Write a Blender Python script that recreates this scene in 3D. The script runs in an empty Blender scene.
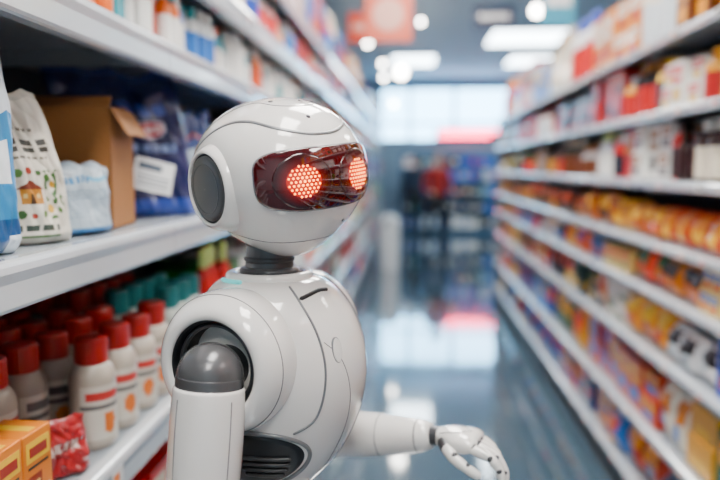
import bpy, bmesh, math, random
from mathutils import Vector, Matrix, noise
random.seed(11)
SC = bpy.context.scene
def rad(a): return math.radians(a)
def hx(s, k=1.0):
    s = s.lstrip('#'); o = []
    for i in (0, 2, 4):
        c = int(s[i:i+2], 16)/255.0
        o.append((c/12.92 if c <= 0.04045 else ((c+0.055)/1.055)**2.4)*k)
    return tuple(o)
# ---------------------------------------------------------------- materials
def mat(name, col=(.8, .8, .8), rough=.5, metal=0, coat=0, emis=None, es=0, spec=.5, noise_amt=0, nscale=20, bump=0):
    m = bpy.data.materials.new(name); m.use_nodes = True
    nt = m.node_tree; b = nt.nodes['Principled BSDF']
    b.inputs['Base Color'].default_value = (*col, 1)
    b.inputs['Roughness'].default_value = rough
    b.inputs['Metallic'].default_value = metal
    b.inputs['Coat Weight'].default_value = coat
    b.inputs['Coat Roughness'].default_value = .04
    b.inputs['Specular IOR Level'].default_value = spec
    if emis:
        b.inputs['Emission Color'].default_value = (*emis, 1)
        b.inputs['Emission Strength'].default_value = es
    if noise_amt or bump:
        tc = nt.nodes.new('ShaderNodeTexCoord')
        n = nt.nodes.new('ShaderNodeTexNoise'); n.inputs['Scale'].default_value = nscale; n.inputs['Detail'].default_value = 4
        nt.links.new(tc.outputs['Object'], n.inputs['Vector'])
        if noise_amt:
            mr = nt.nodes.new('ShaderNodeMapRange')
            mr.inputs['To Min'].default_value = max(0, rough-noise_amt); mr.inputs['To Max'].default_value = rough+noise_amt
            nt.links.new(n.outputs['Fac'], mr.inputs['Value']); nt.links.new(mr.outputs['Result'], b.inputs['Roughness'])
        if bump:
            bp = nt.nodes.new('ShaderNodeBump'); bp.inputs['Strength'].default_value = bump; bp.inputs['Distance'].default_value = .01
            nt.links.new(n.outputs['Fac'], bp.inputs['Height']); nt.links.new(bp.outputs['Normal'], b.inputs['Normal'])
    return m
def vmat(name, rough=.4, coat=0, bump=0, nscale=30):
    m = mat(name, rough=rough, coat=coat, bump=bump, nscale=nscale)
    nt = m.node_tree
    a = nt.nodes.new('ShaderNodeAttribute'); a.attribute_name = 'Col'
    nt.links.new(a.outputs['Color'], nt.nodes['Principled BSDF'].inputs['Base Color'])
    return m
M_white = mat('robot_white_shell', (.86, .84, .81), .14, coat=1.0, noise_amt=.03, nscale=8)
M_dark = mat('robot_dark_rubber', (.008, .009, .011), .42)
M_grey = mat('robot_grey_joint', (.08, .083, .09), .28, metal=.6)
M_dome = mat('robot_shoulder_dome', (.12, .122, .128), .26, metal=.4)
M_mid = mat('robot_satin_grey', (.20, .21, .22), .32, metal=.3)
M_seam = mat('robot_seam', (.12, .125, .13), .5)
M_visor = mat('robot_visor_glass', (.060, .004, .005), .05, coat=1)
M_eye = mat('robot_eye_and_painted_halo', (.03, .003, .003), .15, coat=1)
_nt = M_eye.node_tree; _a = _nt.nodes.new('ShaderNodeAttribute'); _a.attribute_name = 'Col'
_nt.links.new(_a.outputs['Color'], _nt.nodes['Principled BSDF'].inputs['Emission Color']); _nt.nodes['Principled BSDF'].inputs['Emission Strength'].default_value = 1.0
M_led = mat('robot_eye_led', (1, .25, .08), .3, emis=(1, .22, .03), es=8.5)
M_cyan = mat('robot_cyan_lamp', (.1, .6, .6), .3, emis=(.15, .8, .8), es=.5)
M_shelf = mat('shelf_painted_steel', (.30, .34, .38), .38, metal=.25, noise_amt=.05, nscale=6)
M_lip = mat('shelf_price_rail', (.72, .78, .84), .20, metal=.35, coat=.5, noise_amt=.06, nscale=5)
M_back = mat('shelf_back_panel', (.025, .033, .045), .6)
M_tag = vmat('price_tag_paper', .5)
M_prod = vmat('product_packaging', .30, coat=.25)
M_bag = vmat('foil_bag', .28, coat=.3, bump=.25, nscale=22)
M_paper = vmat('printed_paper', .45, coat=.1, bump=.15, nscale=40)
M_bottle = vmat('bottle_plastic', .28, coat=.3)

# ---------------------------------------------------------------- builders
class MB:
    def __init__(s): s.v = []; s.f = []; s.c = []; s.m = []; s.s = []
    def add(s, vs, fs, col=(.8, .8, .8), mi=0, sm=False, M=None):
        o = len(s.v)
        for p in vs: s.v.append(tuple(M @ Vector(p)) if M is not None else tuple(p))
        many = isinstance(col, list)
        for i, f in enumerate(fs):
            s.f.append(tuple(j+o for j in f)); s.c.append(col[i] if many else col); s.m.append(mi); s.s.append(sm)
    def build(s, name, mats, parent=None, loc=None, rot=None):
        me = bpy.data.meshes.new(name); me.from_pydata(s.v, [], s.f)
        for m in mats: me.materials.append(m)
        ca = me.color_attributes.new('Col', 'FLOAT_COLOR', 'CORNER')
        buf = []
        for f, c in zip(s.f, s.c):
            for _ in f: buf.extend((c[0], c[1], c[2], 1))
        ca.data.foreach_set('color', buf)
        me.polygons.foreach_set('material_index', s.m)
        me.polygons.foreach_set('use_smooth', s.s)
        me.update()
        ob = bpy.data.objects.new(name, me); SC.collection.objects.link(ob)
        if parent: ob.parent = parent
        if loc: ob.location = loc
        if rot: ob.rotation_euler = rot
        return ob
def empty(name, loc=(0, 0, 0), rot=(0, 0, 0), parent=None):
    e = bpy.data.objects.new(name, None); SC.collection.objects.link(e); e.empty_display_size = .05
    e.location = loc; e.rotation_euler = rot
    if parent: e.parent = parent
    return e
def box(x0, x1, y0, y1, z0, z1):
    v = [(x0, y0, z0), (x1, y0, z0), (x1, y1, z0), (x0, y1, z0), (x0, y0, z1), (x1, y0, z1), (x1, y1, z1), (x0, y1, z1)]
    f = [(0, 3, 2, 1), (4, 5, 6, 7), (0, 1, 5, 4), (1, 2, 6, 5), (2, 3, 7, 6), (3, 0, 4, 7)]
    return v, f
def grid_faces(nr, nc, wrap=True):
    f = []
    for i in range(nr-1):
        for j in range(nc if wrap else nc-1):
            a = i*nc+j; b = i*nc+(j+1) % nc
            f.append((a, b, b+nc, a+nc))
    return f
def lathe(prof, seg=32, sx=1, sy=1, caps=True):
    v = []
    for r, z in prof:
        for j in range(seg):
            t = 2*math.pi*j/seg; v.append((r*sx*math.cos(t), r*sy*math.sin(t), z))
    f = grid_faces(len(prof), seg)
    if caps:
        f.append(tuple(range(seg))[::-1]); f.append(tuple((len(prof)-1)*seg+j for j in range(seg)))
    return v, f
def smooth_prof(pts, n=6):
    out = []
    P = [pts[0]]+list(pts)+[pts[-1]]
    for i in range(1, len(P)-2):
        a, b, c, d = P[i-1], P[i], P[i+1], P[i+2]
        for k in range(n):
            t = k/n
            out.append(tuple(.5*((2*b[q])+(-a[q]+c[q])*t+(2*a[q]-5*b[q]+4*c[q]-d[q])*t*t+(-a[q]+3*b[q]-3*c[q]+d[q])*t**3) for q in range(len(b))))
    out.append(tuple(pts[-1])); return out
def axis_matrix(p, q):
    z = (Vector(q)-Vector(p)).normalized()
    up = Vector((0, 0, 1)) if abs(z.z) < .95 else Vector((0, 1, 0))
    x = up.cross(z).normalized(); y = z.cross(x)
    M = Matrix((x, y, z)).transposed().to_4x4(); M.translation = Vector(p); return M
def tube(pts, radii, seg=12, cap=3):
    pts = [Vector(p) for p in pts]
    if not isinstance(radii, (list, tuple)): radii = [radii]*len(pts)
    P = []; R = []
    d0 = (pts[1]-pts[0]).normalized(); d1 = (pts[-1]-pts[-2]).normalized()
    for k in range(cap):
        a = math.pi/2*(1-(k+.15)/cap); P.append(pts[0]-d0*radii[0]*math.sin(a)); R.append(radii[0]*math.cos(a))
    P += pts; R += list(radii)
    for k in range(cap-1, -1, -1):
        a = math.pi/2*(1-(k+.15)/cap); P.append(pts[-1]+d1*radii[-1]*math.sin(a)); R.append(radii[-1]*math.cos(a))
    v = []; n = None
    for i, p in enumerate(P):
        t = (P[min(i+1, len(P)-1)]-P[max(i-1, 0)]).normalized()
        if n is None:
            n = t.orthogonal().normalized()
        else:
            n = (n-t*n.dot(t)).normalized()
        b = t.cross(n)
        for j in range(seg):
            a = 2*math.pi*j/seg; v.append(tuple(p+(n*math.cos(a)+b*math.sin(a))*R[i]))
    f = grid_faces(len(P), seg)
    f.append(tuple(range(seg))[::-1]); f.append(tuple((len(P)-1)*seg+j for j in range(seg)))
    return v, f
def extrude_y(prof, y0, y1):
    n = len(prof); v = [(x, y0, z) for x, z in prof]+[(x, y1, z) for x, z in prof]
    f = [(i, (i+1) % n, n+(i+1) % n, n+i) for i in range(n)]
    f.append(tuple(range(n))[::-1]); f.append(tuple(range(n, 2*n)))
    return v, f
def ob1(name, vf, m, parent=None, sm=True, M=None, bevel=0, subs=0, **k):
    b = MB(); b.add(vf[0], vf[1], sm=sm, M=M); o = b.build(name, [m], parent, **k)
    bm = bmesh.new(); bm.from_mesh(o.data); bmesh.ops.recalc_face_normals(bm, faces=bm.faces); bm.to_mesh(o.data); bm.free()
    if bevel:
        md = o.modifiers.new('b', 'BEVEL'); md.width = bevel; md.segments = 3; md.limit_method = 'ANGLE'
    if subs:
        md = o.modifiers.new('s', 'SUBSURF'); md.levels = subs; md.render_levels = subs
    return o

# ---------------------------------------------------------------- room
def floor_mat():
    m = mat('polished_tile_floor', (.2, .24, .27), .12, coat=1.0, spec=.9)
    nt = m.node_tree; b = nt.nodes['Principled BSDF']
    tc = nt.nodes.new('ShaderNodeTexCoord'); br = nt.nodes.new('ShaderNodeTexBrick')
    br.offset = 0; br.inputs['Scale'].default_value = 1
    br.inputs['Brick Width'].default_value = .6; br.inputs['Row Height'].default_value = .6
    br.inputs['Mortar Size'].default_value = .004
    br.inputs['Color1'].default_value = (.050, .095, .135, 1); br.inputs['Color2'].default_value = (.065, .112, .155, 1)
    br.inputs['Mortar'].default_value = (.03, .045, .06, 1)
    nt.links.new(tc.outputs['Object'], br.inputs['Vector']); nt.links.new(br.outputs['Color'], b.inputs['Base Color'])
    n = nt.nodes.new('ShaderNodeTexNoise'); n.inputs['Scale'].default_value = 3
    mr = nt.nodes.new('ShaderNodeMapRange'); mr.inputs['To Min'].default_value = .04; mr.inputs['To Max'].default_value = .13
    nt.links.new(tc.outputs['Object'], n.inputs['Vector']); nt.links.new(n.outputs['Fac'], mr.inputs['Value']); nt.links.new(mr.outputs['Result'], b.inputs['Roughness'])
    return m
CEIL = 3.6
X0, X1, Y0, Y1 = -4.0, 7.0, -3.0, 17.0
ob1('floor', box(X0, X1, Y0, Y1, -.1, 0), floor_mat(), sm=False)
M_wall = mat('painted_wall', (.26, .36, .43), .7, bump=.05, nscale=80)
M_ceil = mat('ceiling_tiles', (.46, .57, .65), .8, bump=.05, nscale=60)
ob1('ceiling', box(X0, X1, Y0, Y1, CEIL, CEIL+.1), M_ceil, sm=False)
ob1('wall_left', box(X0-.1, X0, Y0, Y1, 0, CEIL), M_wall, sm=False)
ob1('wall_right', box(X1, X1+.1, Y0, Y1, 0, CEIL), M_wall, sm=False)
ob1('wall_back', box(X0-.1, X1+.1, Y0-.1, Y0, 0, CEIL), M_wall, sm=False)
wx0, wx1, wz0, wz1 = -.75, 2.6, 2.10, 3.38
b = MB()
for q in (box(X0-.1, wx0, Y1, Y1+.1, 0, CEIL), box(wx1, X1+.1, Y1, Y1+.1, 0, CEIL), box(wx0, wx1, Y1, Y1+.1, 0, wz0), box(wx0, wx1, Y1, Y1+.1, wz1, CEIL)):
    b.add(*q)
b.build('wall_far', [M_wall])
M_win = mat('daylight_glass', (.8, .9, 1), .2, emis=(.30, .68, 1), es=13)
M_frame = mat('window_frame', (.20, .26, .33), .4, metal=.3)
we = empty('window_1')
ob1('pane', box(wx0, wx1, Y1+.04, Y1+.06, wz0, wz1), M_win, we, sm=False)
b = MB()
for x in (wx0, wx0+.7, wx0+1.75, wx1-.06): b.add(*box(x, x+.08, Y1-.04, Y1+.03, wz0, wz1))
for z in (wz0, wz1-.06, wz0+.40): b.add(*box(wx0, wx1, Y1-.03, Y1+.03, z, z+.06))
b.build('frame', [M_frame], we)
ne = empty('neon_sign', (1.45, Y1-.10, 2.28))
ob1('housing', box(-.85, .85, 0, .04, -.13, .13), mat('neon_housing', (.05, .02, .04), .5), ne, sm=False, bevel=.01)
M_neon = mat('neon_pink', (.9, .05, .1), .4, emis=(1, .045, .14), es=24)
ob1('tube_upper', tube([(-.75, -.04, .06), (.75, -.04, .06)], .032, 12, 3), M_neon, ne)
ob1('tube_lower', tube([(-.75, -.04, -.05), (.4, -.04, -.05)], .032, 12, 3), M_neon, ne)
ob1('baseboard_far', box(X0, X1, Y1-.015, Y1, 0, .1), M_back, sm=False)

M_panel = mat('led_panel', (1, 1, 1), .4, emis=(1, .95, .885), es=35)
M_panel2 = mat('led_panel_cool', (1, 1, 1), .4, emis=(.80, .93, 1), es=17)
def panel(x, y, sx, sy, m):
    e = empty('ceiling_light_panel', (x, y, CEIL))
    ob1('diffuser', box(-sx/2, sx/2, -sy/2, sy/2, -.035, -.02), m, e, sm=False)
    b = MB()
    for q in (box(-sx/2-.03, -sx/2, -sy/2-.03, sy/2+.03, -.045, 0), box(sx/2, sx/2+.03, -sy/2-.03, sy/2+.03, -.045, 0),
              box(-sx/2, sx/2, -sy/2-.03, -sy/2, -.045, 0), box(-sx/2, sx/2, sy/2, sy/2+.03, -.045, 0)): b.add(*q)
    b.build('rim', [M_frame], e)
for x, y in ((.15, -1.4), (.15, .7), (.15, 2.8), (.15, 5.0), (2.6, 0), (2.6, 4), (.2, 7.4), (-1.6, -.4)):
    panel(x, y, .62, 1.3, M_panel)
panel(1.84, 11.7, 1.15, 1.3, M_panel2)
panel(2.4, 14.2, 1.0, 1.2, M_panel2)
panel(.05, 14.0, .8, 1.2, M_panel2)
panel(4.6, 12, 1.1, 1.5, M_panel2); panel(4.6, 8, 1.1, 1.5, M_panel2)

# ---------------------------------------------------------------- products
PAL = dict(
    red='c0221f d8381f b01a24 f0f0ea', warm='e07a1e e0b030 c4551c f2d9a0 c05a18 d08c1c', white='f2f2ee dfe6ea cfd8dc e8e0d0 ffffff',
    blue='1c4fa0 2a7fc4 12305e 3f86cc d8e4ee', teal='18a0a0 2cc0b4 f4f4f0 0f6a78 e86a20', green='1e6a34 3c9a40 cfe0a0 203c22',
    dark='1a1c22 3a1a18 23303c 4a2a1a', brown='7a4a26 a8783c c89a5c 5a3018', yellow='f0c820 e8b010', gold='d8922c e8a838 b87020 e8bc50 c8601c',
    vivid='d8301c 1c56b8 f0a818 e8601c 1a3c8c f0c828 2a8ad0 f0ece0 1f6a40')
def pal(*names):
    o = []
    for n in names:
        for c in PAL[n].split():
            r = hx(c); l = .3*r[0]+.6*r[1]+.1*r[2]
            o.append(tuple(min(.9, max(.003, l+(q-l)*1.22))**1.2 for q in r))
    return o
def prod_box(mb, s, xf, y, z, w, h, d, c1, c2, c3):
    x0, x1 = (xf-d, xf) if s < 0 else (xf, xf+d)
    mb.add(*box(x0, x1, y+.002, y+w-.002, z, z+h), col=c1)
    xx = xf+.0012*(-s)
    def q(ya, yb, za, zb, c, e=0):
        mb.add([(xx-s*e, y+w*ya, z+h*za), (xx-s*e, y+w*yb, z+h*za), (xx-s*e, y+w*yb, z+h*zb), (xx-s*e, y+w*ya, z+h*zb)], [(0, 1, 2, 3)], col=c)
        ys = y+.001-e
        xa, xb = (xf-d*.85, xf-d*.15) if s < 0 else (xf+d*.15, xf+d*.85)
        mb.add([(xa, ys, z+h*za), (xb, ys, z+h*za), (xb, ys, z+h*zb), (xa, ys, z+h*zb)], [(0, 1, 2, 3)], col=c)
    q(.08, .92, .52, .88, c2); q(.2, .8, .15, .42, c3); q(.22, .7, .64, .74, c1, .0006)
def prod_bag(mb, s, xf, y, z, w, h, d, c1, c2, c3, nu=7, nv=9):
    cy = y+w/2; cx = xf+s*d*.5; v = []; cols = []; fs = []
    lean = random.uniform(-.03, .03); sl = random.uniform(-.02, .02); sd = random.random()*50
    for side in (1, -1):
        for i in range(nv):
            tv = i/(nv-1)
            for j in range(nu):
                tu = j/(nu-1)*2-1
                th = d*.5*(1-abs(tu)**3)**.6*(min(1, (1-tv)*3.5)**.6)*(.35+.65*min(1, tv*3+.3))
                th *= 1+.35*noise.noise(Vector((tu*1.8+sd, tv*3, side)))
                pw = .5*w*(1-.06*math.sin(tv*math.pi))
                v.append((cx-s*side*th+lean*tv, cy+tu*pw+sl*tv, z+h*tv*(1-.06*tu*sl*30)))
    for k in range(2):
        for f in grid_faces(nv, nu, False): 
            fs.append(tuple(a+k*nu*nv for a in (f if k == 0 else f[::-1])))
            i = f[0]//nu; j = f[0] % nu
            t = i/(nv-1)
            c = c1
            if .45 < t < .8 and 1 <= j <= nu-3: c = c2
            elif .12 < t < .4 and 2 <= j <= nu-3: c = c3
            cols.append(c)
    mb.add(v, fs, col=cols, sm=True)
def prod_bottle(mb, s, xf, y, z, w, h, c1, c2, c3, seg=12, row=0):
    r = w*.46
    cx = xf+s*(r+row*w)
    pr = [(r*.9, 0, c1), (r, .04, c1), (r, .2, c2), (r, .55, c2), (r, .62, c1), (r*.92, .7, c1), (r*.5, .8, c1), (r*.45, .82, c3), (r*.5, .83, c3), (r*.5, .98, c3), (r*.4, 1, c3)]
    vv, ff = lathe([(a, b*h) for a, b, c in pr], seg)
    cols = []
    for i in range(len(pr)-1): cols += [pr[i+1][2]]*seg
    cols += [c1, c3]
    mb.add([(cx+a, y+w/2+b, z+c) for a, b, c in vv], ff, col=cols, sm=True)
def row(mb, s, xf, y0, y1, z, gap, palette, kinds, wr=(.07, .13), fill=(.6, .88), depth=.3, rows=1, rep=(2, 5), stack=False):
    y = y0
    while y < y1-.04:
        k = random.choice(kinds); w = random.uniform(*wr); h = gap*random.uniform(*fill)
        c1, c2, c3 = random.choice(palette), random.choice(palette), random.choice(palette)
        for _ in range(random.randint(*rep)):
            if y+w > y1: break
            x = xf+s*random.uniform(0, .035)
            if k == 'box':
                if stack and h > .12 and random.random() < .5:
                    prod_box(mb, s, x, y, z, w, h*.5, depth*.9, c1, c2, c3); prod_box(mb, s, x+s*.01, y, z+h*.5, w, h*.5, depth*.9, c1, c2, c3)
                else: prod_box(mb, s, x, y, z, w, h, depth*.9, c1, c2, c3)
            elif k == 'bag': prod_bag(mb, s, x, y, z, w*1.15, h, min(.14, w), c1, c2, c3)
            else:
                for q in range(rows): prod_bottle(mb, s, x, y, z, w*.8, h, c1, c2, c3, row=q)
            y += (w if k == 'box' else w*1.08 if k == 'bag' else w*.82)
        if random.random() < .08: y += random.uniform(.02, .08)

# ---------------------------------------------------------------- shelving
def gondola(name, s, xl, levels, y0, y1, depth, lip, zlast, seg=1.25, tagn=.22):
    root = empty(name)
    dk = MB(); lp = MB(); bk = MB(); tg = MB()
    n = max(1, round((y1-y0)/seg)); L = (y1-y0)/n
    for i in range(n):
        a = y0+i*L+.0015; c = y0+(i+1)*L-.0015
        for z in levels:
            x0, x1 = sorted((xl+s*.03, xl+s*depth))
            dk.add(*box(x0, x1, a, c, z-.022, z-.004))
            pr = [(.034, -.002), (.010, -.001), (.004, -.004), (0, -.010), (-.002, -.02), (.002, -lip*.45), (.001, -lip*.9), (.004, -lip*.97), (.010, -lip), (.034, -lip), (.034, -lip+.006), (.014, -lip+.008), (.014, -.02), (.034, -.022)]
            pr = [(xl+s*q[0], z+q[1]) for q in pr]
            lp.add(*extrude_y(pr if s > 0 else pr[::-1], a, c), sm=False)
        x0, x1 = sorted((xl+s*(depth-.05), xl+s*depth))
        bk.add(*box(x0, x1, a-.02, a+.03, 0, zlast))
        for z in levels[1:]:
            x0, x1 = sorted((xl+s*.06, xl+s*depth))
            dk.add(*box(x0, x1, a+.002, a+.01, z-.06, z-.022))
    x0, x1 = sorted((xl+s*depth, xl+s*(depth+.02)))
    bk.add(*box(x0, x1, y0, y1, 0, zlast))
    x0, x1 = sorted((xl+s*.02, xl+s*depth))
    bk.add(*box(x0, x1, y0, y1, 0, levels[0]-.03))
    for z in levels:
        y = y0+random.uniform(.05, .2)
        if s < 0 and z > 1.2: y = 2.6
        while y < y1-.1:
            h = min(lip*.62, .036); zz = z-lip*.22
            xt = xl-s*.0035; w = .055
            tg.add([(xt, y, zz-h), (xt, y+w, zz-h), (xt, y+w, zz), (xt, y, zz)], [(0, 1, 2, 3)], col=(.7, .72, .72))
            c = random.choice([hx('c8202a'), hx('e87820'), hx('222222')])
            xt2 = xt-s*.0006
            tg.add([(xt2, y+.006, zz-h*.75), (xt2, y+.035, zz-h*.75), (xt2, y+.035, zz-h*.25), (xt2, y+.006, zz-h*.25)], [(0, 1, 2, 3)], col=c)
            y += tagn*random.uniform(.7, 1.8)
    dk.build('decks', [M_shelf], root); lp.build('price_rails', [M_lip], root); bk.build('back_panel', [M_back], root); tg.build('price_tags', [M_tag], root)
    return root
LX = -.60
LZ = [.20, .55, .90, 1.36, 1.815, 2.08, 2.36]
gondola('store_shelf', -1, LX, LZ, -.75, 15.5, .55, .082, 2.62, tagn=.5)
RX = .95
RZ = [.17, .45, .77, 1.015, 1.21, 1.45, 1.72, 2.0]
rs = gondola('store_shelf', 1, RX, RZ, -.6, 8.0, .45, .038, 2.05)
ob1('end_panel', box(RX+.03, RX+.47, 8.0, 8.03, 0, 2.05), M_shelf, rs, sm=False)
plist = {.20: (pal('white', 'blue', 'red'), ['box', 'bottle'], .3), .55: (pal('teal', 'white', 'red'), ['bottle', 'box'], .3), .90: (pal('white', 'teal', 'red', 'green'), ['bottle', 'bottle', 'box'], .4),
         1.36: (pal('blue', 'vivid', 'blue', 'red'), ['bag', 'box', 'bag'], .36), 1.815: (pal('teal', 'white', 'red', 'warm'), ['bottle'], .25), 2.08: (pal('vivid', 'red', 'blue', 'white'), ['box', 'bottle'], .26), 2.36: (pal('red', 'warm', 'vivid', 'blue'), ['box', 'bottle'], .46)}
mb = MB()
for z, (p, k, gap) in plist.items():
    yy = {.90: 2.2, 1.36: 2.34}.get(z, .8)
    if z == 1.815:
        row(mb, -1, LX-.035, .75, 5.5, z, .235, [hx('f2f2ee'), hx('e0501c'), hx('0890a0'), hx('e8ecec'), hx('1a6fc4'), hx('e86a10'), hx('f0f0ea'), hx('10a0a8')], ['bottle'], wr=(.058, .07), fill=(.68, .80), rows=4, rep=(1, 3))
        yy = 5.5
    row(mb, -1, LX-.03, yy, 15.3, z, gap, p, k, wr=(.08, .14))
mb.build('stocked_groceries', [M_prod])
mb = MB()
rl = {.17: (pal('vivid', 'blue', 'warm'), ['bag', 'bag', 'box'], .25, (.13, .22)), .45: (pal('blue', 'vivid', 'warm', 'blue'), ['bag', 'bag', 'bag', 'box'], .28, (.12, .22)), .77: (pal('warm', 'dark', 'vivid', 'white'), ['bag', 'bag', 'box'], .21, (.11, .19)),
      1.015: (pal('blue', 'warm', 'vivid', 'dark'), ['bag', 'box', 'bag'], .16, (.08, .16)), 1.21: (pal('gold', 'gold', 'brown', 'dark'), ['bag'], .205, (.10, .14)), 1.45: (pal('green', 'dark', 'red', 'dark', 'brown', 'white'), ['bottle', 'box', 'bottle'], .24, (.08, .13)),
      1.72: (pal('white', 'brown', 'red', 'dark', 'yellow', 'red'), ['box', 'bottle', 'box'], .25, (.09, .2)), 2.0: (pal('red', 'white', 'brown', 'yellow', 'vivid'), ['box', 'box', 'bottle'], .42, (.10, .24))}
for z, (p, k, gap, wr) in rl.items():
    row(mb, 1, RX+.03, -.4, 7.9, z, gap, p, k, wr=wr, fill=(.62, .96), rep=(1, 4), stack=True)
mb.build('stocked_groceries', [M_prod])
mb = MB()
root = empty('store_shelf')
dk = MB()
for z in (.15, .5, .85, 1.2, 1.5): dk.add(*box(-.2, 5.5, 15.6, 16.1, z-.03, z))
dk.add(*box(-.2, 5.5, 16.1, 16.14, 0, 1.85)); dk.add(*box(-.22, -.2, 15.6, 16.14, 0, 1.85)); dk.add(*box(5.5, 5.52, 15.6, 16.14, 0, 1.85))
dk.add(*box(-.2, 5.5, 15.65, 16.1, 0, .12))
dk.build('decks', [mat('shelf_blue_steel', (.05, .14, .24), .4)], root)
for z in (.15, .5, .85, 1.2, 1.5):
    x = -.15
    while x < 5.3:
        w = random.uniform(.1, .22); c = random.choice(pal('blue', 'teal', 'blue', 'dark', 'dark'))
        n = random.randint(1, 3)
        for _ in range(n):
            h = random.uniform(.18, .28)
            mb.add(*box(x, x+w-.01, 15.63, 15.9, z, z+h), col=c)
            mb.add(*box(x+w*.2, x+w*.7, 15.626, 15.632, z+h*.3, z+h*.7), col=random.choice(pal('white', 'red', 'blue')))
            x += w
            if x > 5.3: break
mb.build('stocked_groceries', [M_prod])
gondola('store_shelf', 1, 1.75, [.17, .5, .85, 1.2, 1.55, 1.9], 9.6, 14.6, .45, .05, 2.0)
mb = MB()
for z in (.17, .5, .85, 1.2, 1.55, 1.9): row(mb, 1, 1.785, 9.65, 14.5, z, .3, pal('blue', 'vivid', 'teal', 'dark'), ['box', 'bottle'], wr=(.12, .2))
mb.build('stocked_groceries', [M_prod])

def sign(name, x, y, z, w, h, c, c2=None, emis=0, round_=False):
    e = empty(name, (x, y, z))
    m = mat(name+'_paint', c, .45, emis=c if emis else None, es=emis)
    ob1('board', box(-w/2, w/2, -.015, .015, -h/2, h/2), m, e, sm=False, bevel=.01)
    m2 = mat(name+'_print', c2 or (.8, .8, .8), .5)
    if round_:
        v, f = lathe([(h*.3, -.02), (h*.3, .02)], 32)
        ob1('roundel', (v, f), m2, e, M=Matrix.Rotation(rad(90), 4, 'X'), sm=False)
    else:
        ob1('print', box(-w*.36, w*.36, -.02, .02, -h*.12, h*.15), m2, e, sm=False)
    b = MB()
    for sx in (-w*.4, w*.4): b.add(*tube([(sx, 0, h/2), (sx, 0, CEIL-z)], .004, 6, 1))
    b.build('wires', [M_frame], e)
sign('hanging_promo_sign', -.19, 6.0, 2.76, .40, .44, hx('d06048'), hx('e0a898'), .3, True)
sign('hanging_promo_sign', -.48, 7.5, 2.95, .36, .30, hx('c83c1c'), hx('f0b0a0'), .3)
sign('aisle_sign', .95, 8.4, 3.22, .48, .24, hx('2a2c48'))
sign('hanging_promo_sign', 1.20, 4.5, 2.72, .34, .26, hx('e6c440'), hx('f5f0d0'))
sign('hanging_promo_sign', 1.12, 5.6, 2.76, .26, .38, hx('3898b4'), hx('f0f0f0'))
M_bulb = mat('globe_glass', (1, 1, 1), .3, emis=(1, .97, .9), es=45)
def pendant(x, y, z, r):
    e = empty('pendant_lamp', (x, y, z))
    pr = [(r*math.sin(math.pi*i/12)+.0005, -r*math.cos(math.pi*i/12)) for i in range(13)]
    ob1('globe', lathe(pr, 20), M_bulb, e)
    ob1('socket', lathe([(r*.35, r*.9), (r*.35, r*1.3), (r*.1, r*1.45)], 16), M_frame, e)
    ob1('cord', tube([(0, 0, r*1.3), (0, 0, CEIL-z)], .005, 6, 1), M_frame, e)
for p in ((1.37, 8.0, 3.2, .06), (-.14, 10, 2.82, .085), (-.52, 8.6, 2.98, .035), (-.45, 11.5, 3.15, .04), (.12, 9, 3.3, .03), (-.3, 12.5, 2.6, .05), (-.45, 12.0, 3.0, .04)):
    pendant(*p)

# ---------------------------------------------------------------- foreground goods (left shelf)
def n3(x, y, z): return noise.noise(Vector((x, y, z)))
def soft_bag(name, w, h, t, colf, loc, rz, seed=0, m=None, nu=80, nv=100, top_pinch=True, wr=.004, tilt=0, taper=0, slump=0, roll=0):
    v = []; fs = []; cols = []
    for side in (1, -1):
        for i in range(nv):
            tv = i/(nv-1)
            for j in range(nu):
                tu = j/(nu-1)*2-1
                ed = (1-abs(tu)**4)**.5
                if top_pinch: vv = min(1, (1-tv)/.35)**.7
                else: vv = min(1, (1-tv)/.10)**.5
                bot = min(1, (tv+.02)/.08)**.5
                th = t*.5*ed*vv*bot*(1-.25*tv)
                wn = (n3(tu*2.2+seed, tv*3, side*2.3)*1.2+n3(tu*6+seed, tv*7, side*5)*.5+abs(n3(tu*4+tv*5+seed, tv*3-tu*2, side))*.8)*wr*(.4+vv)
                pw = .5*w*(1-.05*math.sin(tv*math.pi)+.04*n3(seed, tv*4, 0))*(1-taper*tv**2)
                x = tu*pw+slump*tv**2; z = h*tv*(1-.05*max(0, tv-.3)*abs(n3(tu*1.5+seed, 1, 2))*4)
                yb = .020*tv*tv*n3(tu*1.2+seed, tv*2, 9)
                v.append((x, -side*(th+wn*ed*bot*min(1, vv*2))+yb, max(0, z)))
    for k in range(2):
        for f in grid_faces(nv, nu, False):
            fs.append(tuple(a+k*nu*nv for a in (f if k == 0 else f[::-1])))
            i = f[0]//nu; j = f[0] % nu
            cols.append(colf((j+.5)/(nu-1), (i+.5)/(nv-1), k))
    fs.append(tuple(range(nu))[::-1]+tuple(nu*nv+j for j in range(nu))); cols.append(cols[0])
    b = MB(); b.add(v, fs, col=cols, sm=True)
    return b.build(name, [m or M_bag], loc=loc, rot=(tilt, roll, rz))
def c_blue_edge(u, v, k):
    if u > .70 and (v > .62 or v < .08): return hx('d8e4ee')
    if .30 < v < .5 and .2 < u < .8: return hx('e0e8ee')
    if u > .93: return hx('c8d8e4')
    return hx('1e7cb4') if v > .15 else hx('0f4a80')
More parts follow.
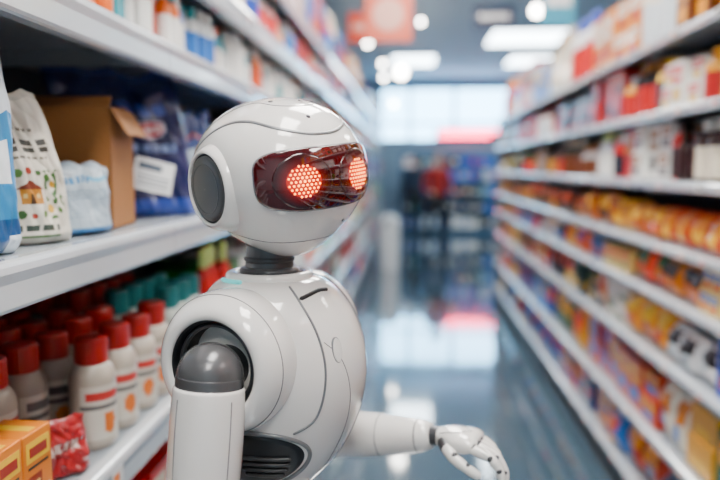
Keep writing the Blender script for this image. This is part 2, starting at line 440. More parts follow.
def c_whiteprint(u, v, k):
    base = hx('d6d0c2')
    if v > .95: return hx('bcb8ac')
    if .74 < v < .76 and .30 < u < .72 and int(u*50) % 3: return hx('6a6456')
    if .60 < v < .68 and .2 < u < .82 and (int(u*24) % 4) and (int(v*200) % 14 > 2): return hx('34322c')
    if .555 < v < .57 and .25 < u < .78 and int(u*60) % 4: return hx('6a6456')
    X, Y_ = u-.52, v-.33
    if abs(X) < .10 and -.07 < Y_ < .03:
        if abs(X) < .022 and Y_ < 0: return hx('4a3018')
        if .05 < abs(X) < .075 and -.03 < Y_ < .0: return hx('d0b878')
        return hx('b87a20')
    if .03 <= Y_ < .085 and abs(X) < .125*(1-(Y_-.03)/.058): return hx('74301c')
    for i in range(16):
        a = i/16*2*math.pi; cx = .52+.27*math.cos(a); cy = .33+.145*math.sin(a)
        r = .026+.012*((i*7) % 3)/2
        if (u-cx)**2+((v-cy)*1.35)**2 < r*r: return hx(('2c5a24', 'c8921c', '44702c', '305a20', '9c3018', '507a30', 'd0a028', '2c5a24')[i % 8])
    if .36 > abs(X) > .15 and -.17 < Y_ < .15 and n3(u*24, v*26, 1) > .16: return hx('3c6a2c')
    if .09 < v < .13 and .22 < u < .78 and int(u*36) % 5: return hx('2a3a30')
    if .045 < v < .06 and .2 < u < .8: return hx('4a7a3a')
    return base
def c_softpack(u, v, k):
    if v < .10: return hx('2c6ea6')
    if .72 < v < .82 and .1 < u < .6 and int(u*40) % 3: return hx('3a78a8')
    if .22 < v < .62 and .1 < u < .9 and (int(v*60) % 3 == 0) and int(u*70+v*31) % 5: return hx('607e98')
    if .80+.06*math.sin(u*6) < v < .86+.06*math.sin(u*6) and u > .6: return hx('48a0c8')
    return hx('a8b8c4')
def c_navy(u, v, k):
    du, dv = (u-.66)/.15, (v-.60)/.062
    dv -= du*.25
    r = du*du+dv*dv
    if r < .75:
        if abs(dv) < .35 and int(u*60) % 3: return hx('e0d0d8')
        return hx('b01428')
    if r < 1: return hx('c8c8dc')
    if .44 < v < .50 and .45 < u < .85 and int(u*50) % 4: return hx('8ea4d8')
    if .70 < v < .78 and abs(u-.62-.3*(v-.7)) < .2 and int(u*24+v*10) % 3: return hx('3a58b0')
    if v > .95: return hx('28387a')
    if v < .12: return hx('2444a0')
    return hx('101a50')
def c_bluewhite(u, v, k):
    if .35 < v < .62 and .2 < u < .8: return hx('a8bccc')
    if .72 < v < .76: return hx('a02828')
    return hx('12347c')
def c_black(u, v, k): return hx('0a0f24') if v < .92 else hx('1a2450')
Z1 = 1.358
soft_bag('rice_bag', .16, .38, .08, c_blue_edge, (-.690, 1.062, Z1), rad(80), 3, taper=.05)
soft_bag('snack_pouch', .20, .285, .09, c_whiteprint, (-.722, 1.245, Z1), rad(60), 8, M_paper, nu=150, nv=180, taper=.26, slump=-.035, wr=.009)
soft_bag('diaper_pack', .20, .155, .10, c_softpack, (-.715, 1.425, Z1), rad(68), 5, top_pinch=False, wr=.004, nu=110)
soft_bag('pet_food_bag', .40, .418, .12, c_navy, (-.80, 1.96, Z1), rad(40), 12, wr=.020, nu=130, nv=150, slump=-.05, taper=.10)
soft_bag('charcoal_bag', .20, .40, .08, c_black, (-1.0, 1.27, Z1), rad(35), 18, wr=.014, taper=.15)
soft_bag('flour_bag', .20, .33, .09, c_bluewhite, (-.70, 2.20, Z1), rad(60), 21, wr=.014, taper=.15)
cm = MB(); cm.add(*box(-.055, .055, -.001, .001, 0, .085), col=hx('e8ecee'))
for i, zz in enumerate((.012, .024, .036, .055)):
    cm.add(*box(-.045, .045 if i < 3 else .02, -.0016, -.001, zz, zz+(.004 if i < 3 else .018)), col=hx('44586c'))
cm.build('price_card', [M_tag], loc=(-.685, 1.815, 1.435), rot=(rad(-6), rad(14), rad(42)))
ke = empty('cardboard_box', (-.85, 1.62, Z1), (0, 0, rad(8)))
M_kraft = mat('kraft_cardboard', hx('94602c'), .75, bump=.12, nscale=90)
M_kraft2 = mat('kraft_cardboard_dark', hx('6c4222'), .8, bump=.1, nscale=90)
bb = MB()
bx, by, bz, t = .165, .10, .275, .004
for q in (box(-bx, bx, -by, -by+t, 0, bz), box(-bx, bx, by-t, by, 0, bz), box(-bx, -bx+t, -by, by, 0, bz), box(bx-t, bx, -by, by, 0, bz), box(-bx, bx, -by, by, 0, t)): bb.add(*q)
bb.build('walls', [M_kraft], ke)
fl = MB()
fl.add([(-bx, -by, bz), (bx, -by, bz), (bx-.01, -by+.06, bz+.03), (-bx, -by+.06, bz+.03)], [(0, 1, 2, 3)])
fl.add([(-bx, by, bz), (bx, by, bz), (bx, by-.07, bz+.01), (-bx, by-.07, bz+.01)], [(0, 3, 2, 1)])
fl.add([(bx, -by, bz), (bx, by, bz), (bx+.035, by-.01, bz-.06), (bx+.035, -by+.01, bz-.06)], [(0, 1, 2, 3)])
fo = fl.build('flaps', [M_kraft], ke); md = fo.modifiers.new('s', 'SOLIDIFY'); md.thickness = .003
ob1('tape', box(-.02, .02, -by-.0012, -by, bz-.10, bz), mat('packing_tape', hx('b08a58'), .25), ke, sm=False)
ob1('printed_mark', box(.06, .12, -by-.0012, -by, .04, .09), M_kraft2, ke, sm=False)

def bottle_hi(mb, x, y, z, r, h, kind, seg=48):
    cap = {'red': hx('a81410'), 'teal': hx('12787c'), 'white': hx('e0e4e4'), 'orange': hx('d8641c')}[kind[0]]
    body = hx(kind[1]); l1 = hx(kind[2]); l2 = hx(kind[3])
    P = smooth_prof([(r*.86, 0), (r*.98, .012), (r, .03), (r, h*.30), (r, h*.56), (r*.97, h*.66), (r*.80, h*.74), (r*.60, h*.775), (r*.56, h*.785)], 7)
    vv, ff = lathe(P, seg)
    rot = random.uniform(-.5, .5)
    cols = []
    for i in range(len(P)-1):
        zz = (P[i][1]+P[i+1][1])/2/h
        for j in range(seg):
            a = (2*math.pi*j/seg+rot+math.pi) % (2*math.pi)-math.pi
            c = body
            if .10 < zz < .58:
                if abs(a+.5) < 1.1:
                    c = hx('ccc8bc')
                    if .44 < zz < .52 and abs(a+.5) < .8: c = l1
                    elif zz < .38 and (a+.3)**2*.10+(zz-.25)**2 < .010: c = l2
                    elif .39 < zz < .43: c = hx('606060')
            cols.append(c)
    cols += [body, body]
    mb.add([(x+a, y+b_, z+c) for a, b_, c in vv], ff, col=cols, sm=True)
    rc = r*.70
    vv, ff = lathe([(rc*.96, h*.765), (rc, h*.775), (rc, h*.97), (rc*.93, h*.995), (rc*.6, h)], seg)
    vv = [(a*(1+.018*(k % 2)), b_*(1+.018*(k % 2)), c) for k, (a, b_, c) in enumerate(vv)]
    mb.add([(x+a, y+b_, z+c) for a, b_, c in vv], ff, col=cap, sm=False)
Z2 = .898
kinds = [('red', '98948c', 'c0302a', 'd8802a'), ('red', 'b0a698', 'c0302a', 'd8702a'), ('red', 'a09488', '5a5a5a', 'e0902c')]
for grp in ((0,), (1, 2, 3)):
    bt = MB()
    for rix in grp:
        x = -.685-rix*.108
        y = 1.44 if rix == 0 else 1.0
        while y < 1.80:
            bottle_hi(bt, x, y+random.uniform(-.006, .006), Z2, .049, .240+random.uniform(-.006, .006), random.choice(kinds))
            y += .118
        y = max(y, 1.8)
        while y < 2.14:
            bottle_hi(bt, x, y, Z2, .044, .27, ('teal', 'b8c4bc', '1a7a3a', '289078') if rix < 2 else ('red', 'a8a8a8', '2a7a9a', 'd0a040'))
            y += .10
    bt.build('detergent_bottles', [M_bottle])
def carton(name, loc, sx, sy, sz, c1, c2, c3, rz):
    e = empty(name, loc, (0, 0, rz))
    ob1('carton', box(-sx, sx, -sy, sy, 0, sz), mat(name+'_card', c1, .4, coat=.2), e, sm=False, bevel=.003)
    b = MB()
    for (f, n) in (('x', 1), ('y', -1)):
        def q(a0, a1, z0, z1, c, o=.0008):
            if f == 'x': b.add(*box(sx, sx+o, a0*sy, a1*sy, z0*sz, z1*sz), col=c)
            else: b.add(*box(a0*sx, a1*sx, -sy-o, -sy, z0*sz, z1*sz), col=c)
        q(-.8, .8, .66, .90, c2); q(-.6, .6, .72, .83, hx('a02818'), .0014); q(-.7, .7, .58, .61, hx('202020'))
        q(-.7, .2, .12, .5, c3); q(-.5, .05, .2, .42, hx('e8c070'), .0014); q(.35, .75, .12, .3, hx('f0ece0'))
    b.add(*box(-sx*.8, sx*.8, -sy*.25, sy*.25, sz, sz+.0008), col=c2)
    b.build('print', [M_paper], e)
carton('cookie_carton', (-.684, 1.035, Z2), .045, .04, .155, hx('de7c10'), hx('eec020'), hx('8a2a14'), 0)
carton('cookie_carton', (-.686, 1.130, Z2), .045, .042, .15, hx('de7c10'), hx('eec020'), hx('8a2a14'), rad(-3))
soft_bag('candy_bag', .15, .115, .06, lambda u, v, k: hx('c8b0a8') if .45 < v < .62 and .2 < u < .8 and int(u*30) % 4 else hx('a01018'), (-.690, 1.265, Z2), rad(60), 31, wr=.009)

# ---------------------------------------------------------------- robot
RC = (-.234, 1.15); BR = 72
robot = empty('humanoid_robot', (RC[0], RC[1], 0), (0, 0, rad(BR)))
body = empty('body', (0, 0, -.022), parent=robot)
head = empty('head', (.0055, -.0165, 1.482), (rad(-1), rad(-6), rad(45-BR)), robot)
HA, HB, HT, HBm = .135, .146, .130, .130
def hsurf(u, v, off=0.0):
    x = math.cos(v)*math.sin(u); y = -math.cos(v)*math.cos(u); z = math.sin(v)
    p = 2.2
    k = (abs(x)**p+abs(y)**p+abs(z)**p)**(-1/p); x *= k; y *= k; z *= k
    tp = 1-.38*max(0, -z)**1.7-.03*max(0, z)**2
    P = Vector((HA*x*tp, HB*y*tp-.016*max(0, -z)**1.5, (HT if z > 0 else HBm)*z))
    if off: P += P.normalized()*off
    return P
v = []; nr, nc = 72, 108
for i in range(nr):
    e = -math.pi/2+.01+(math.pi-.02)*i/(nr-1)
    for j in range(nc): v.append(tuple(hsurf(2*math.pi*j/nc, e)))
f = grid_faces(nr, nc); f.append(tuple(range(nc))[::-1]); f.append(tuple((nr-1)*nc+j for j in range(nc)))
ob1('skull_shell', (v, f), M_white, head)
UV, VV = rad(52), rad(20.5)
def vis(a, b):
    n = 4.6
    r = math.hypot(a, b)
    if r < 1e-6: return 0, 0
    ca, cb = a/r, b/r
    k = (abs(ca)**n+abs(cb)**n)**(-1/n)
    return ca*k*r, cb*k*r
def visor_obj(name, su, sv, off, m):
    v = []; NR, NC = 30, 140
    for i in range(NR):
        r = (i+.001)/(NR-1)
        for j in range(NC):
            t = 2*math.pi*j/NC; a, b_ = vis(r*math.cos(t), r*math.sin(t))
            o = off*(1 if r < .97 else (1-r)/.03)
            up = b_*sv*(1-.10*a*a)+rad(.5)+a*a*rad(1.5)
            v.append(tuple(hsurf(a*su, up, o if r < .999 else -.004)))
    return ob1(name, (v, grid_faces(NR, NC)), m, head)
visor_obj('visor_rim', UV+rad(1.1), VV+rad(1.1), .0018, M_mid)
visor_obj('visor', UV, VV, .0045, M_visor)
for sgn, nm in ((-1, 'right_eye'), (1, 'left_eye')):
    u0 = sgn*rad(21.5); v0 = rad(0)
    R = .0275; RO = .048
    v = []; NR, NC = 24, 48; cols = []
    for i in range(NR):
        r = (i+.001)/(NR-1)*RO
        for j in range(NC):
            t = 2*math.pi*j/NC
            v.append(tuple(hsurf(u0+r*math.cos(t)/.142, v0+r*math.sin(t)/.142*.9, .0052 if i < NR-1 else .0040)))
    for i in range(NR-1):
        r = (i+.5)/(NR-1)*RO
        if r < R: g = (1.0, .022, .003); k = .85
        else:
            q = (r-R)/(RO-R); g = (1, .012, .006); k = .20*(1-q)**2  # halo past the eye disc: LED glow on the visor painted as fading emission
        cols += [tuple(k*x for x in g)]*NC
    b = MB(); b.add(v, grid_faces(NR, NC), col=cols, sm=True); b.build(nm+'_and_painted_halo', [M_eye], head)
    b = MB(); s = .0066
    for i in range(-6, 7):
        for j in range(-6, 7):
            px = (i+(.5 if j % 2 else 0))*s; py = j*s*.87
            if math.hypot(px, py) > R-.0015: continue
            c = hsurf(u0+px/.142, v0+py/.142, .0056); n = c.normalized()
            rr = .0023*(1-.3*math.hypot(px, py)/R)
            t1 = n.orthogonal().normalized(); t2 = n.cross(t1)
            ring = [tuple(c+(t1*math.cos(a*math.pi/3)+t2*math.sin(a*math.pi/3))*rr) for a in range(6)]
            ring.append(tuple(c+n*rr*.6))
            b.add(ring, [(k, (k+1) % 6, 6) for k in range(6)])
    b.build(nm+'_leds', [M_led], head)
def lathe_x(name, prof, sgn, m, parent, c=(0, 0, 0), seg=56):
    Mx = Matrix.Translation(c) @ Matrix.Rotation(rad(90*sgn), 4, 'Y')
    return ob1(name, lathe(prof, seg, caps=False), m, parent, M=Mx)
M_ear = mat('ear_pad', (.05, .052, .056), .35, coat=.2)
for sgn, nm in ((-1, 'right'), (1, 'left')):
    ec = (0, .002, -.002)
    lathe_x(nm+'_ear_ring', smooth_prof([(.072, .095), (.0695, .112), (.0655, .124), (.0605, .1320), (.0565, .1345), (.0540, .1325), (.053, .126), (.0528, .105)], 4), sgn, M_white, head, ec)
    lathe_x(nm+'_ear_gap', [(.0535, .1305), (.051, .1290), (.050, .124)], sgn, M_dark, head, ec)
    lathe_x(nm+'_ear_pad', smooth_prof([(.0515, .110), (.0510, .1290), (.0485, .1338), (.043, .1352), (.037, .1356), (.022, .1364), (.0005, .1368)], 4), sgn, M_ear, head, ec)
    lathe_x(nm+'_ear_inner_ring', [(.0395, .1352), (.0390, .1362), (.0378, .1362), (.0373, .1352)], sgn, M_grey, head, ec)
def hcurve(name, pts, r=.0008, m=M_seam, off=.0002, n=10):
    P = smooth_prof([(rad(a), rad(b_)) for a, b_ in pts], n)
    return ob1(name, tube([hsurf(a, b_, off) for a, b_ in P], r, 8, 1), m, head)
def hband(name, pts, half, off, m):
    P = smooth_prof([(rad(a), rad(b_)) for a, b_ in pts], 10); v = []
    for a, b_ in P:
        for k, o in ((-1.15, -.001), (-1, off), (0, off*1.1), (1, off), (1.15, -.001)): v.append(tuple(hsurf(a, b_+k*half, o)))
    return ob1(name, (v, grid_faces(len(P), 5, False)), m, head)
hband('brow_band', [(-112, 26), (-95, 38), (-75, 44), (-55, 43), (-35, 36), (-15, 31), (0, 30), (15, 31), (35, 36), (55, 43), (75, 44), (95, 38), (112, 26)], rad(1.1), .0008, M_mid)
hcurve('crown_seam', [(-112, 40), (-90, 60), (-60, 66), (-30, 58), (0, 56), (30, 58), (60, 66), (90, 60), (112, 40)], .0006)
hcurve('jaw_seam', [(-100, -34), (-75, -40), (-45, -44), (0, -46), (45, -44), (75, -40), (100, -34)], .0007)
hcurve('rear_seam', [(-180, 70), (-178, 40), (-180, 0), (-180, -50)], .0007)
for u, vv, r in ((-36, 66, .004), (-4, 44, .0035), (14, 64, .004), (22, -32, .003)):
    c = hsurf(rad(u), rad(vv)); n = c.normalized()
    ob1('sensor_dot', lathe([(r, -.001), (r, .0008), (r*.7, .0014), (.0003, .0014)], 20), M_grey, head, M=axis_matrix(c, c+n))
# ---- neck
pr = [(.050, 1.335), (.050, 1.352), (.047, 1.356), (.041, 1.357), (.040, 1.366), (.0425, 1.368), (.0425, 1.372), (.0395, 1.374), (.0385, 1.392), (.041, 1.395), (.041, 1.40), (.038, 1.402), (.036, 1.45)]
ob1('neck', lathe(pr, 48), M_grey, body, sm=False, bevel=.0008)
ob1('neck_base_ring', lathe(smooth_prof([(.074, 1.325), (.073, 1.344), (.067, 1.350), (.058, 1.350), (.054, 1.344), (.052, 1.330)], 4), 56, caps=False), M_white, body)
ob1('neck_gap', lathe([(.056, 1.3455), (.048, 1.3455)], 48, caps=False), M_dark, body)
# ---- torso
TZ = [(.99, .066, .070, .062), (1.01, .084, .090, .078), (1.04, .103, .115, .092), (1.08, .120, .138, .104), (1.13, .132, .157, .112), (1.18, .139, .164, .118), (1.23, .140, .158, .118), (1.28, .134, .138, .112), (1.31, .120, .115, .100), (1.33, .098, .094, .086), (1.34, .075, .074, .070), (1.343, .05, .05, .05)]
TP = smooth_prof(TZ, 8)
def tsec(z):
    for i in range(len(TP)-1):
        if TP[i][0] <= z <= TP[i+1][0]:
            t = (z-TP[i][0])/max(1e-9, TP[i+1][0]-TP[i][0]); return [TP[i][k]*(1-t)+TP[i+1][k]*t for k in (1, 2, 3)]
    return list((TP[0] if z < TP[0][0] else TP[-1])[1:])
def tsurf(phi, z, off=0, sec=None):
    h, fr, bk = sec or tsec(z)
    s, c = math.sin(phi), math.cos(phi); p = 2.25
    k = (abs(s)**p+abs(c)**p)**(-1/p); s *= k; c *= k
    P = Vector((h*s, -(fr if c > 0 else bk)*c, z))
    if off:
        n = Vector((P.x, P.y, (z-1.17)*.6)).normalized(); P += n*off
    return P
nc = 120; v = []
for q in TP:
    for j in range(nc): v.append(tuple(tsurf(2*math.pi*j/nc, q[0], sec=q[1:])))
f = grid_faces(len(TP), nc); f.append(tuple(range(nc))[::-1]); f.append(tuple((len(TP)-1)*nc+j for j in range(nc)))
ob1('torso_shell', (v, f), M_white, body)
def flank(sgn, nm):
    C, A, ZC, ZB = 78, 38, 1.066, .050
    v = []; NR, NC = 12, 72
    def e(r, t): return tsurf(sgn*rad(C+A*r*math.cos(t)), ZC+ZB*r*math.sin(t)-.004*math.cos(t)*r, .002 if r < .97 else -.003)
    for i in range(NR):
        r = (i+.001)/(NR-1)
        for j in range(NC): v.append(tuple(e(r, 2*math.pi*j/NC)))
    ob1(nm+'_flank_panel', (v, grid_faces(NR, NC)), M_dark, body)
    P = [tsurf(sgn*rad(C+(A+1.5)*math.cos(2*math.pi*j/72)), ZC+(ZB+.002)*math.sin(2*math.pi*j/72)-.004*math.cos(2*math.pi*j/72), .0012) for j in range(73)]
    ob1(nm+'_flank_rim', tube(P, .0036, 8, 1), M_mid, body)
    b = MB()
    for k in range(4):
        zz = 1.044+k*.0105; w_ = A*.42*math.sqrt(max(.1, 1-((zz-ZC)/.040)**2))
        b.add(*tube([tsurf(sgn*rad(C-9-w_+2*w_*q/12), zz, .004) for q in range(13)], .0036, 10, 3), sm=True)
    b.build(nm+'_flank_bellows', [mat('bellows_rubber_'+nm, (.03, .031, .034), .38)], body)
flank(-1, 'right'); flank(1, 'left')
def tcurve(name, pts, r=.0008, m=M_seam, off=.0002, n=8):
    P = smooth_prof([(rad(a), z) for a, z in pts], n)
    return ob1(name, tube([tsurf(a, z, off) for a, z in P], r, 8, 1), m, body)
for sgn, nm in ((-1, 'right'), (1, 'left')):
    tcurve(nm+'_chest_seam', [(sgn*40, 1.335), (sgn*36, 1.31), (sgn*33, 1.26), (sgn*34, 1.20), (sgn*40, 1.14), (sgn*52, 1.118)], .0020, M_mid)
    tcurve(nm+'_front_seam', [(sgn*30, 1.255), (sgn*20, 1.225), (sgn*14, 1.17), (sgn*12, 1.10), (sgn*14, 1.03)], .0006)
tcurve('chest_slot', [(-34, 1.319), (-22, 1.323), (-10, 1.325), (2, 1.323)], .0036, M_dark)
c = tsurf(rad(-22), 1.240); n = Vector((c.x, c.y, .03)).normalized()
ob1('chest_button', lathe(smooth_prof([(.012, -.002), (.012, .001), (.0105, .0024), (.0003, .0028)], 3), 32), M_white, body, M=axis_matrix(c, c+n) @ Matrix.Diagonal((.75, 1.6, 1, 1)))
ob1('chest_button_rim', lathe([(.0133, -.002), (.0133, .0006), (.0122, .0012)], 32, caps=False), M_mid, body, M=axis_matrix(c, c+n) @ Matrix.Diagonal((.77, 1.55, 1, 1)))
ob1('status_lamp', tube([tsurf(rad(a), 1.3385, .003) for a in range(-128, -88, 8)], .0035, 10, 2), M_cyan, body)
# ---- shoulders
SZ = 1.226
for sgn, nm in ((-1, 'right'), (1, 'left')):
    cc = (0, .004, SZ)
    lathe_x(nm+'_shoulder_shell', smooth_prof([(.096, .04), (.105, .075), (.1105, .105), (.1095, .135), (.102, .156), (.090, .170), (.080, .1745), (.074, .173), (.0715, .167), (.0705, .150)], 5), sgn, M_white, body, cc, 80)
    lathe_x(nm+'_shoulder_groove', [(.0730, .169), (.0690, .1675), (.067, .155)], sgn, M_dark, body, cc, 64)
    lathe_x(nm+'_shoulder_socket', [(.0715, .157), (.064, .155), (.063, .140), (.058, .135), (.057, .100), (.0005, .095)], sgn, M_dark, body, cc, 64)
    lathe_x(nm+'_socket_ring', smooth_prof([(.0655, .154), (.064, .159), (.060, .159), (.0585, .153)], 3), sgn, M_grey, body, cc, 64)
    ob1(nm+'_shoulder_seam', tube([(sgn*.146, .004+math.cos(t*math.pi/40)*.1066, SZ+math.sin(t*math.pi/40)*.1066) for t in range(81)], .0008, 8, 1), M_seam, body)
def seg_lathe(name, p, q, prof, m, sx=1, sy=1, seg=40, parent=None):
    L = (Vector(q)-Vector(p)).length
    return ob1(name, lathe(smooth_prof([(r, t*L) for r, t in prof], 5), seg, sx, sy), m, parent or body, M=axis_matrix(p, q))
def ball(name, c, r, m, parent=None, sc=(1, 1, 1)):
    pr = [(r*math.sin(math.pi*i/20)+.0003, -r*math.cos(math.pi*i/20)) for i in range(21)]
    return ob1(name, lathe(pr, 36), m, parent or body, M=Matrix.Translation(c) @ Matrix.Diagonal((*sc, 1)))
def hand(nm, wrist, fwd, up, side):
    fwd = Vector(fwd).normalized(); side = Vector(side); side = (side-fwd*side.dot(fwd)).normalized(); up = Vector(up); up = (up-fwd*up.dot(fwd)-side*up.dot(side)).normalized()
    w = Vector(wrist)
    def L(a, s, u): return w+fwd*a+side*s+up*u
    ob1(nm+'_wrist_joint', tube([L(-.012, 0, 0), L(.012, 0, 0)], [.018, .017], 20, 3), M_grey, body)
    secs = [(.004, .019, .015), (.018, .026, .018), (.035, .035, .0185), (.055, .040, .018), (.070, .0405, .0155), (.078, .037, .011), (.081, .031, .007)]
    secs = smooth_prof(secs, 4); v = []; N = 36
    for a, hw, th in secs:
        for j in range(N):
            t = 2*math.pi*j/N; cx, sy_ = math.cos(t), math.sin(t); k = (abs(cx)**2.8+abs(sy_)**2.8)**(-1/2.8)
            v.append(tuple(L(a, hw*cx*k, th*sy_*k+.002*(1-(cx*k)**2))))
    f = grid_faces(len(secs), N); f.append(tuple(range(N))); f.append(tuple((len(secs)-1)*N+j for j in range(N)))
    ob1(nm+'_palm', (v, f), M_white, body)
    ob1(nm+'_hand_seam', tube([L(.012, .020, .014), L(.03, .022, .019), L(.05, .016, .0203), L(.066, .0, .0185), L(.05, -.016, .0203), L(.03, -.022, .019), L(.012, -.020, .014)], .0007, 6, 1), M_seam, body)
    names = ['index', 'middle', 'ring', 'little']
    lens = [(.038, .025, .020), (.042, .028, .021), (.039, .026, .020), (.031, .020, .017)]
    bends = [(16, 34, 28), (22, 38, 30), (28, 42, 32), (32, 44, 34)]
    for k in range(4):
        s0 = .030-.0198*k; p = L(.076-.003*abs(k-1), s0, -.001); a = 0; sp = rad(5-3.4*k)
        base = (fwd*math.cos(sp)+side*math.sin(sp))
        jo = MB(); wh = MB()
        r = .0098 if k < 3 else .0086
        jo.add(*tube([p-base*.004, p+base*.004], r*.92, 14, 3), sm=True)
        for i in range(3):
            a += rad(bends[k][i]); d = base*math.cos(a)-up*math.sin(a)
            q = p+d*lens[k][i]
            wh.add(*tube([p+d*.002, p+d*lens[k][i]*.5, q-d*.002], [r*.95, r, r*.88], 16, 3), sm=True)
            if i < 2: jo.add(*tube([q-side*r*.36, q+side*r*.36], r*.66, 12, 3), sm=True)
            p = q; r *= .9
        wh.build(nm+'_'+names[k]+'_finger', [M_white], body); jo.build(nm+'_'+names[k]+'_joints', [M_grey], body)
    wh = MB(); jo = MB()
    p = L(.024, .026, -.004); d = (fwd*.62+side*.62-up*.45).normalized(); r = .0116
    jo.add(*tube([p-d*.006, p+d*.004], r, 14, 3), sm=True)
    for i, (ln, dd) in enumerate(((.032, (fwd*.70+side*.55-up*.45)), (.028, (fwd*.88+side*.18-up*.44)), (.022, (fwd*.9-side*.1-up*.5)))):
        dd = dd.normalized(); q = p+dd*ln
        wh.add(*tube([p+dd*.002, p+dd*ln*.5, q-dd*.002], [r*.95, r, r*.88], 16, 3), sm=True)
        if i < 2: jo.add(*tube([q-up*r*.36, q+up*r*.36], r*.66, 12, 3), sm=True)
        p = q; r *= .9
    wh.build(nm+'_thumb', [M_white], body); jo.build(nm+'_thumb_joints', [M_grey], body)
def arm(nm, sgn, sh, el, wr, up, side):
    ball(nm+'_shoulder_ball', sh, .048, M_dome)
    ob1(nm+'_shoulder_axle', tube([(sgn*.11, sh[1], sh[2]), sh], .034, 28, 2), M_dark, body)
    d = (Vector(el)-Vector(sh)).normalized(); s2 = Vector(sh)+d*.000
    seg_lathe(nm+'_arm_collar', s2, Vector(sh)+d*.05, [(.0482, 0), (.0492, .1), (.0492, .9), (.045, 1)], M_dome)
    s3 = Vector(sh)+d*.013
    seg_lathe(nm+'_upper_arm', s3, el, [(.046, 0), (.0505, .012), (.0525, .05), (.0540, .25), (.0525, .55), (.048, .80), (.043, .90), (.038, .95), (.030, .97)], M_white)
    ball(nm+'_elbow', el, .036, M_grey)
    d2 = (Vector(wr)-Vector(el)).normalized()
    LL = (Vector(wr)-Vector(el)).length
    seg_lathe(nm+'_forearm', Vector(el)+d2*.018, Vector(el)+d2*(.98*LL), [(.032, 0), (.041, .03), (.046, .12), (.045, .32), (.040, .60), (.033, .84), (.0285, .95), (.023, 1)], M_white)
    for tt, rr in ((.60, .0402), (.90, .0313)):
        ob1(nm+'_forearm_ring', lathe([(rr-.003, -.0012), (rr+.0004, -.0008), (rr+.0004, .0008), (rr-.003, .0012)], 40), M_seam, body, M=axis_matrix(Vector(el)+d2*(.018+tt*(LL*.98-.018)), Vector(wr)))
    hand(nm, Vector(wr)+d2*.004, (d2+Vector((0, 0, -.12*(1 if sgn > 0 else 0)))), up, side)
    MA = axis_matrix(s3, el); L = (Vector(el)-s3).length
    for a0 in (20, 110, 200, 290):
        P = []
        for t, r in ((.06, .0530), (.14, .0536), (.25, .0541), (.40, .0536), (.55, .0526), (.80, .0481)):
            P.append(MA @ Vector((r*math.cos(rad(a0)), r*math.sin(rad(a0)), t*L)))
        ob1(nm+'_arm_seam', tube(P, .0008, 6, 1), M_seam, body)
arm('right', -1, (-.188, -.006, 1.222), (-.220, .000, .945), (-.225, -.05, .715), (-1, 0, 0), (0, -1, 0))
arm('left', 1, (.188, .004, 1.222), (.196, .030, .992), (.182, -.238, 1.030), (0, 0, 1), (-1, 0, 0))
# ---- waist, pelvis, legs
wp = []
for i in range(9):
    z = .85+i*.018; wp += [(.062, z), (.069, z+.006), (.069, z+.012), (.062, z+.017)]
ob1('waist_bellows', lathe(wp, 40), M_dark, robot)
ob1('pelvis', lathe(smooth_prof([(.04, .76), (.085, .775), (.115, .80), (.125, .84), (.112, .875), (.075, .89)], 5), 48, 1.05, .85), M_white, robot)
for sgn, nm in ((-1, 'right'), (1, 'left')):
    hp, kn, an = (sgn*.085, 0, .80), (sgn*.092, -.012, .45), (sgn*.092, .012, .09)
    ball(nm+'_hip', hp, .055, M_grey, robot)
    seg_lathe(nm+'_thigh', (hp[0], hp[1], hp[2]-.03), kn, [(.052, 0), (.068, .05), (.070, .25), (.060, .65), (.050, .9), (.040, .96)], M_white, parent=robot)
    ball(nm+'_knee', kn, .042, M_grey, robot)
    seg_lathe(nm+'_shin', (kn[0], kn[1], kn[2]-.02), an, [(.038, 0), (.048, .05), (.056, .28), (.046, .65), (.035, .92), (.030, .98)], M_white, parent=robot)
    ball(nm+'_ankle', an, .032, M_grey, robot)
    ob1(nm+'_foot', lathe(smooth_prof([(.052, 0), (.058, .008), (.057, .03), (.046, .052), (.028, .072), (.01, .076)], 5), 40, .95, 1.9), M_white, robot, M=Matrix.Translation((an[0], -.035, 0)))

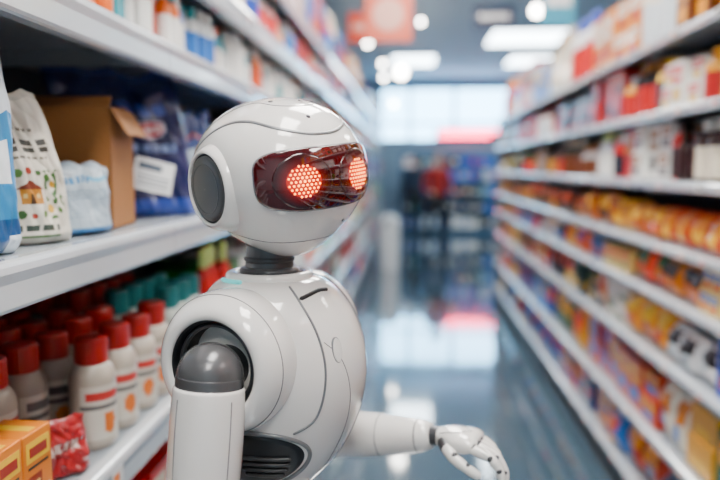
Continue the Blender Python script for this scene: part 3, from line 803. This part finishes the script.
# ---------------------------------------------------------------- distant shopper
def shopper(loc, rz, top, trousers):
    root = empty('shopper', loc, (0, 0, rz))
    m = mat('shopper_clothes', top, .8)
    nt = m.node_tree; tc = nt.nodes.new('ShaderNodeTexCoord'); sp = nt.nodes.new('ShaderNodeSeparateXYZ'); cr = nt.nodes.new('ShaderNodeValToRGB')
    cr.color_ramp.interpolation = 'CONSTANT'
    E = cr.color_ramp.elements; E[0].color = (.02, .02, .02, 1); E[0].position = 0
    E[1].position = .045; E[1].color = (*trousers, 1)
    e = E.new(.50); e.color = (*top, 1)
    e = E.new(.745); e.color = (.5, .3, .22, 1)
    mp = nt.nodes.new('ShaderNodeMath'); mp.operation = 'DIVIDE'; mp.inputs[1].default_value = 2
    nt.links.new(tc.outputs['Object'], sp.inputs[0]); nt.links.new(sp.outputs['Z'], mp.inputs[0]); nt.links.new(mp.outputs[0], cr.inputs[0]); nt.links.new(cr.outputs[0], nt.nodes['Principled BSDF'].inputs['Base Color'])
    V = [(0, 0, .95), (0, 0, 1.1), (0, -.01, 1.28), (0, 0, 1.42), (0, -.005, 1.50), (0, -.02, 1.56),
         (.10, 0, .90), (.11, -.04, .50), (.11, .0, .09), (.12, -.16, .04), (-.10, 0, .90), (-.11, .05, .50), (-.12, .14, .09), (-.13, -.0, .04),
         (.19, 0, 1.40), (.25, .02, 1.14), (.22, -.20, 1.05), (-.19, 0, 1.40), (-.25, .02, 1.14), (-.22, -.20, 1.05)]
    Ed = [(0, 1), (1, 2), (2, 3), (3, 4), (4, 5), (0, 6), (6, 7), (7, 8), (8, 9), (0, 10), (10, 11), (11, 12), (12, 13), (3, 14), (14, 15), (15, 16), (3, 17), (17, 18), (18, 19)]
    Rr = [(.16, .11), (.14, .10), (.17, .12), (.12, .09), (.055, .055), (.05, .05), (.095, .095), (.06, .06), (.045, .045), (.04, .035), (.095, .095), (.06, .06), (.045, .045), (.04, .035), (.065, .065), (.045, .045), (.032, .032), (.065, .065), (.045, .045), (.032, .032)]
    me = bpy.data.meshes.new('figure'); me.from_pydata(V, Ed, []); o = bpy.data.objects.new('figure', me); SC.collection.objects.link(o); o.parent = root
    me.materials.append(m)
    sk = o.modifiers.new('skin', 'SKIN')
    for i, r in enumerate(Rr): me.skin_vertices[0].data[i].radius = r
    me.skin_vertices[0].data[0].use_root = True
    sk.use_smooth_shade = True
    s = o.modifiers.new('s', 'SUBSURF'); s.levels = 2; s.render_levels = 2
    ms = mat('skin', (.5, .3, .22), .6); mh = mat('hair', (.03, .02, .015), .6)
    ball('face', (0, -.03, 1.64), .1, ms, root, (.76, .95, 1.15))
    ball('hair', (0, -.008, 1.668), .1, mh, root, (.84, .98, 1.05))
    ball('nose', (0, -.13, 1.63), .014, ms, root, (.8, 1, 1.5))
    for sx in (-1, 1):
        ball('ear', (sx*.078, -.02, 1.63), .022, ms, root, (.4, .8, 1.3))
        ball('eye', (sx*.03, -.117, 1.655), .010, mh, root, (1.3, .6, .7))
        w = Vector((sx*.22, -.21, 1.045))
        ob1('palm', tube([w, w+Vector((0, -.075, -.012))], [.03, .036], 14, 3), ms, root, M=None)
        for k in range(4):
            p = w+Vector((-.028+k*.0187, -.09, -.014)); q = p+Vector((0, -.035, -.008)); r2 = q+Vector((0, -.012, -.028-.003*(k % 2)))
            ob1('finger', tube([p, q, r2], [.009, .009, .007], 8, 2), ms, root)
        p = w+Vector((-sx*.03, -.03, 0)); ob1('thumb', tube([p, p+Vector((-sx*.02, -.03, -.006)), p+Vector((-sx*.018, -.055, -.012))], [.011, .010, .008], 8, 2), ms, root)
    ob1('mouth', tube([(-.02, -.121, 1.592), (.02, -.121, 1.592)], .004, 6, 1), mat('lips', (.35, .08, .07), .5), root)
shopper((.50, 13.0, 0), rad(20), hx('9c1c18'), hx('12141a'))
shopper((.12, 14.9, 0), rad(160), hx('1c2c40'), hx('14161c'))
be = empty('waste_bin', (-.30, 10.2, 0))
ob1('bin_body', lathe(smooth_prof([(.13, .0), (.14, .02), (.16, .62), (.162, .66), (.155, .67)], 4), 32), mat('bin_white', (.75, .78, .8), .4), be)
ob1('lid', lathe(smooth_prof([(.167, .66), (.17, .68), (.15, .74), (.09, .80), (.01, .82)], 4), 32), mat('bin_lid', (.55, .6, .63), .4), be)

# ---------------------------------------------------------------- light & camera
w = bpy.data.worlds.new('World'); SC.world = w; w.use_nodes = True
w.node_tree.nodes['Background'].inputs[0].default_value = (.6, .75, .9, 1); w.node_tree.nodes['Background'].inputs[1].default_value = .3
cam = bpy.data.cameras.new('camera'); co = bpy.data.objects.new('camera', cam); SC.collection.objects.link(co)
co.location = (0, 0, 1.5); co.rotation_euler = (rad(90-5.96), 0, rad(4.08))
cam.lens = 35; cam.sensor_width = 36; cam.clip_start = .02
cam.dof.use_dof = True; cam.dof.focus_distance = 1.06; cam.dof.aperture_fstop = 1.5
SC.camera = co
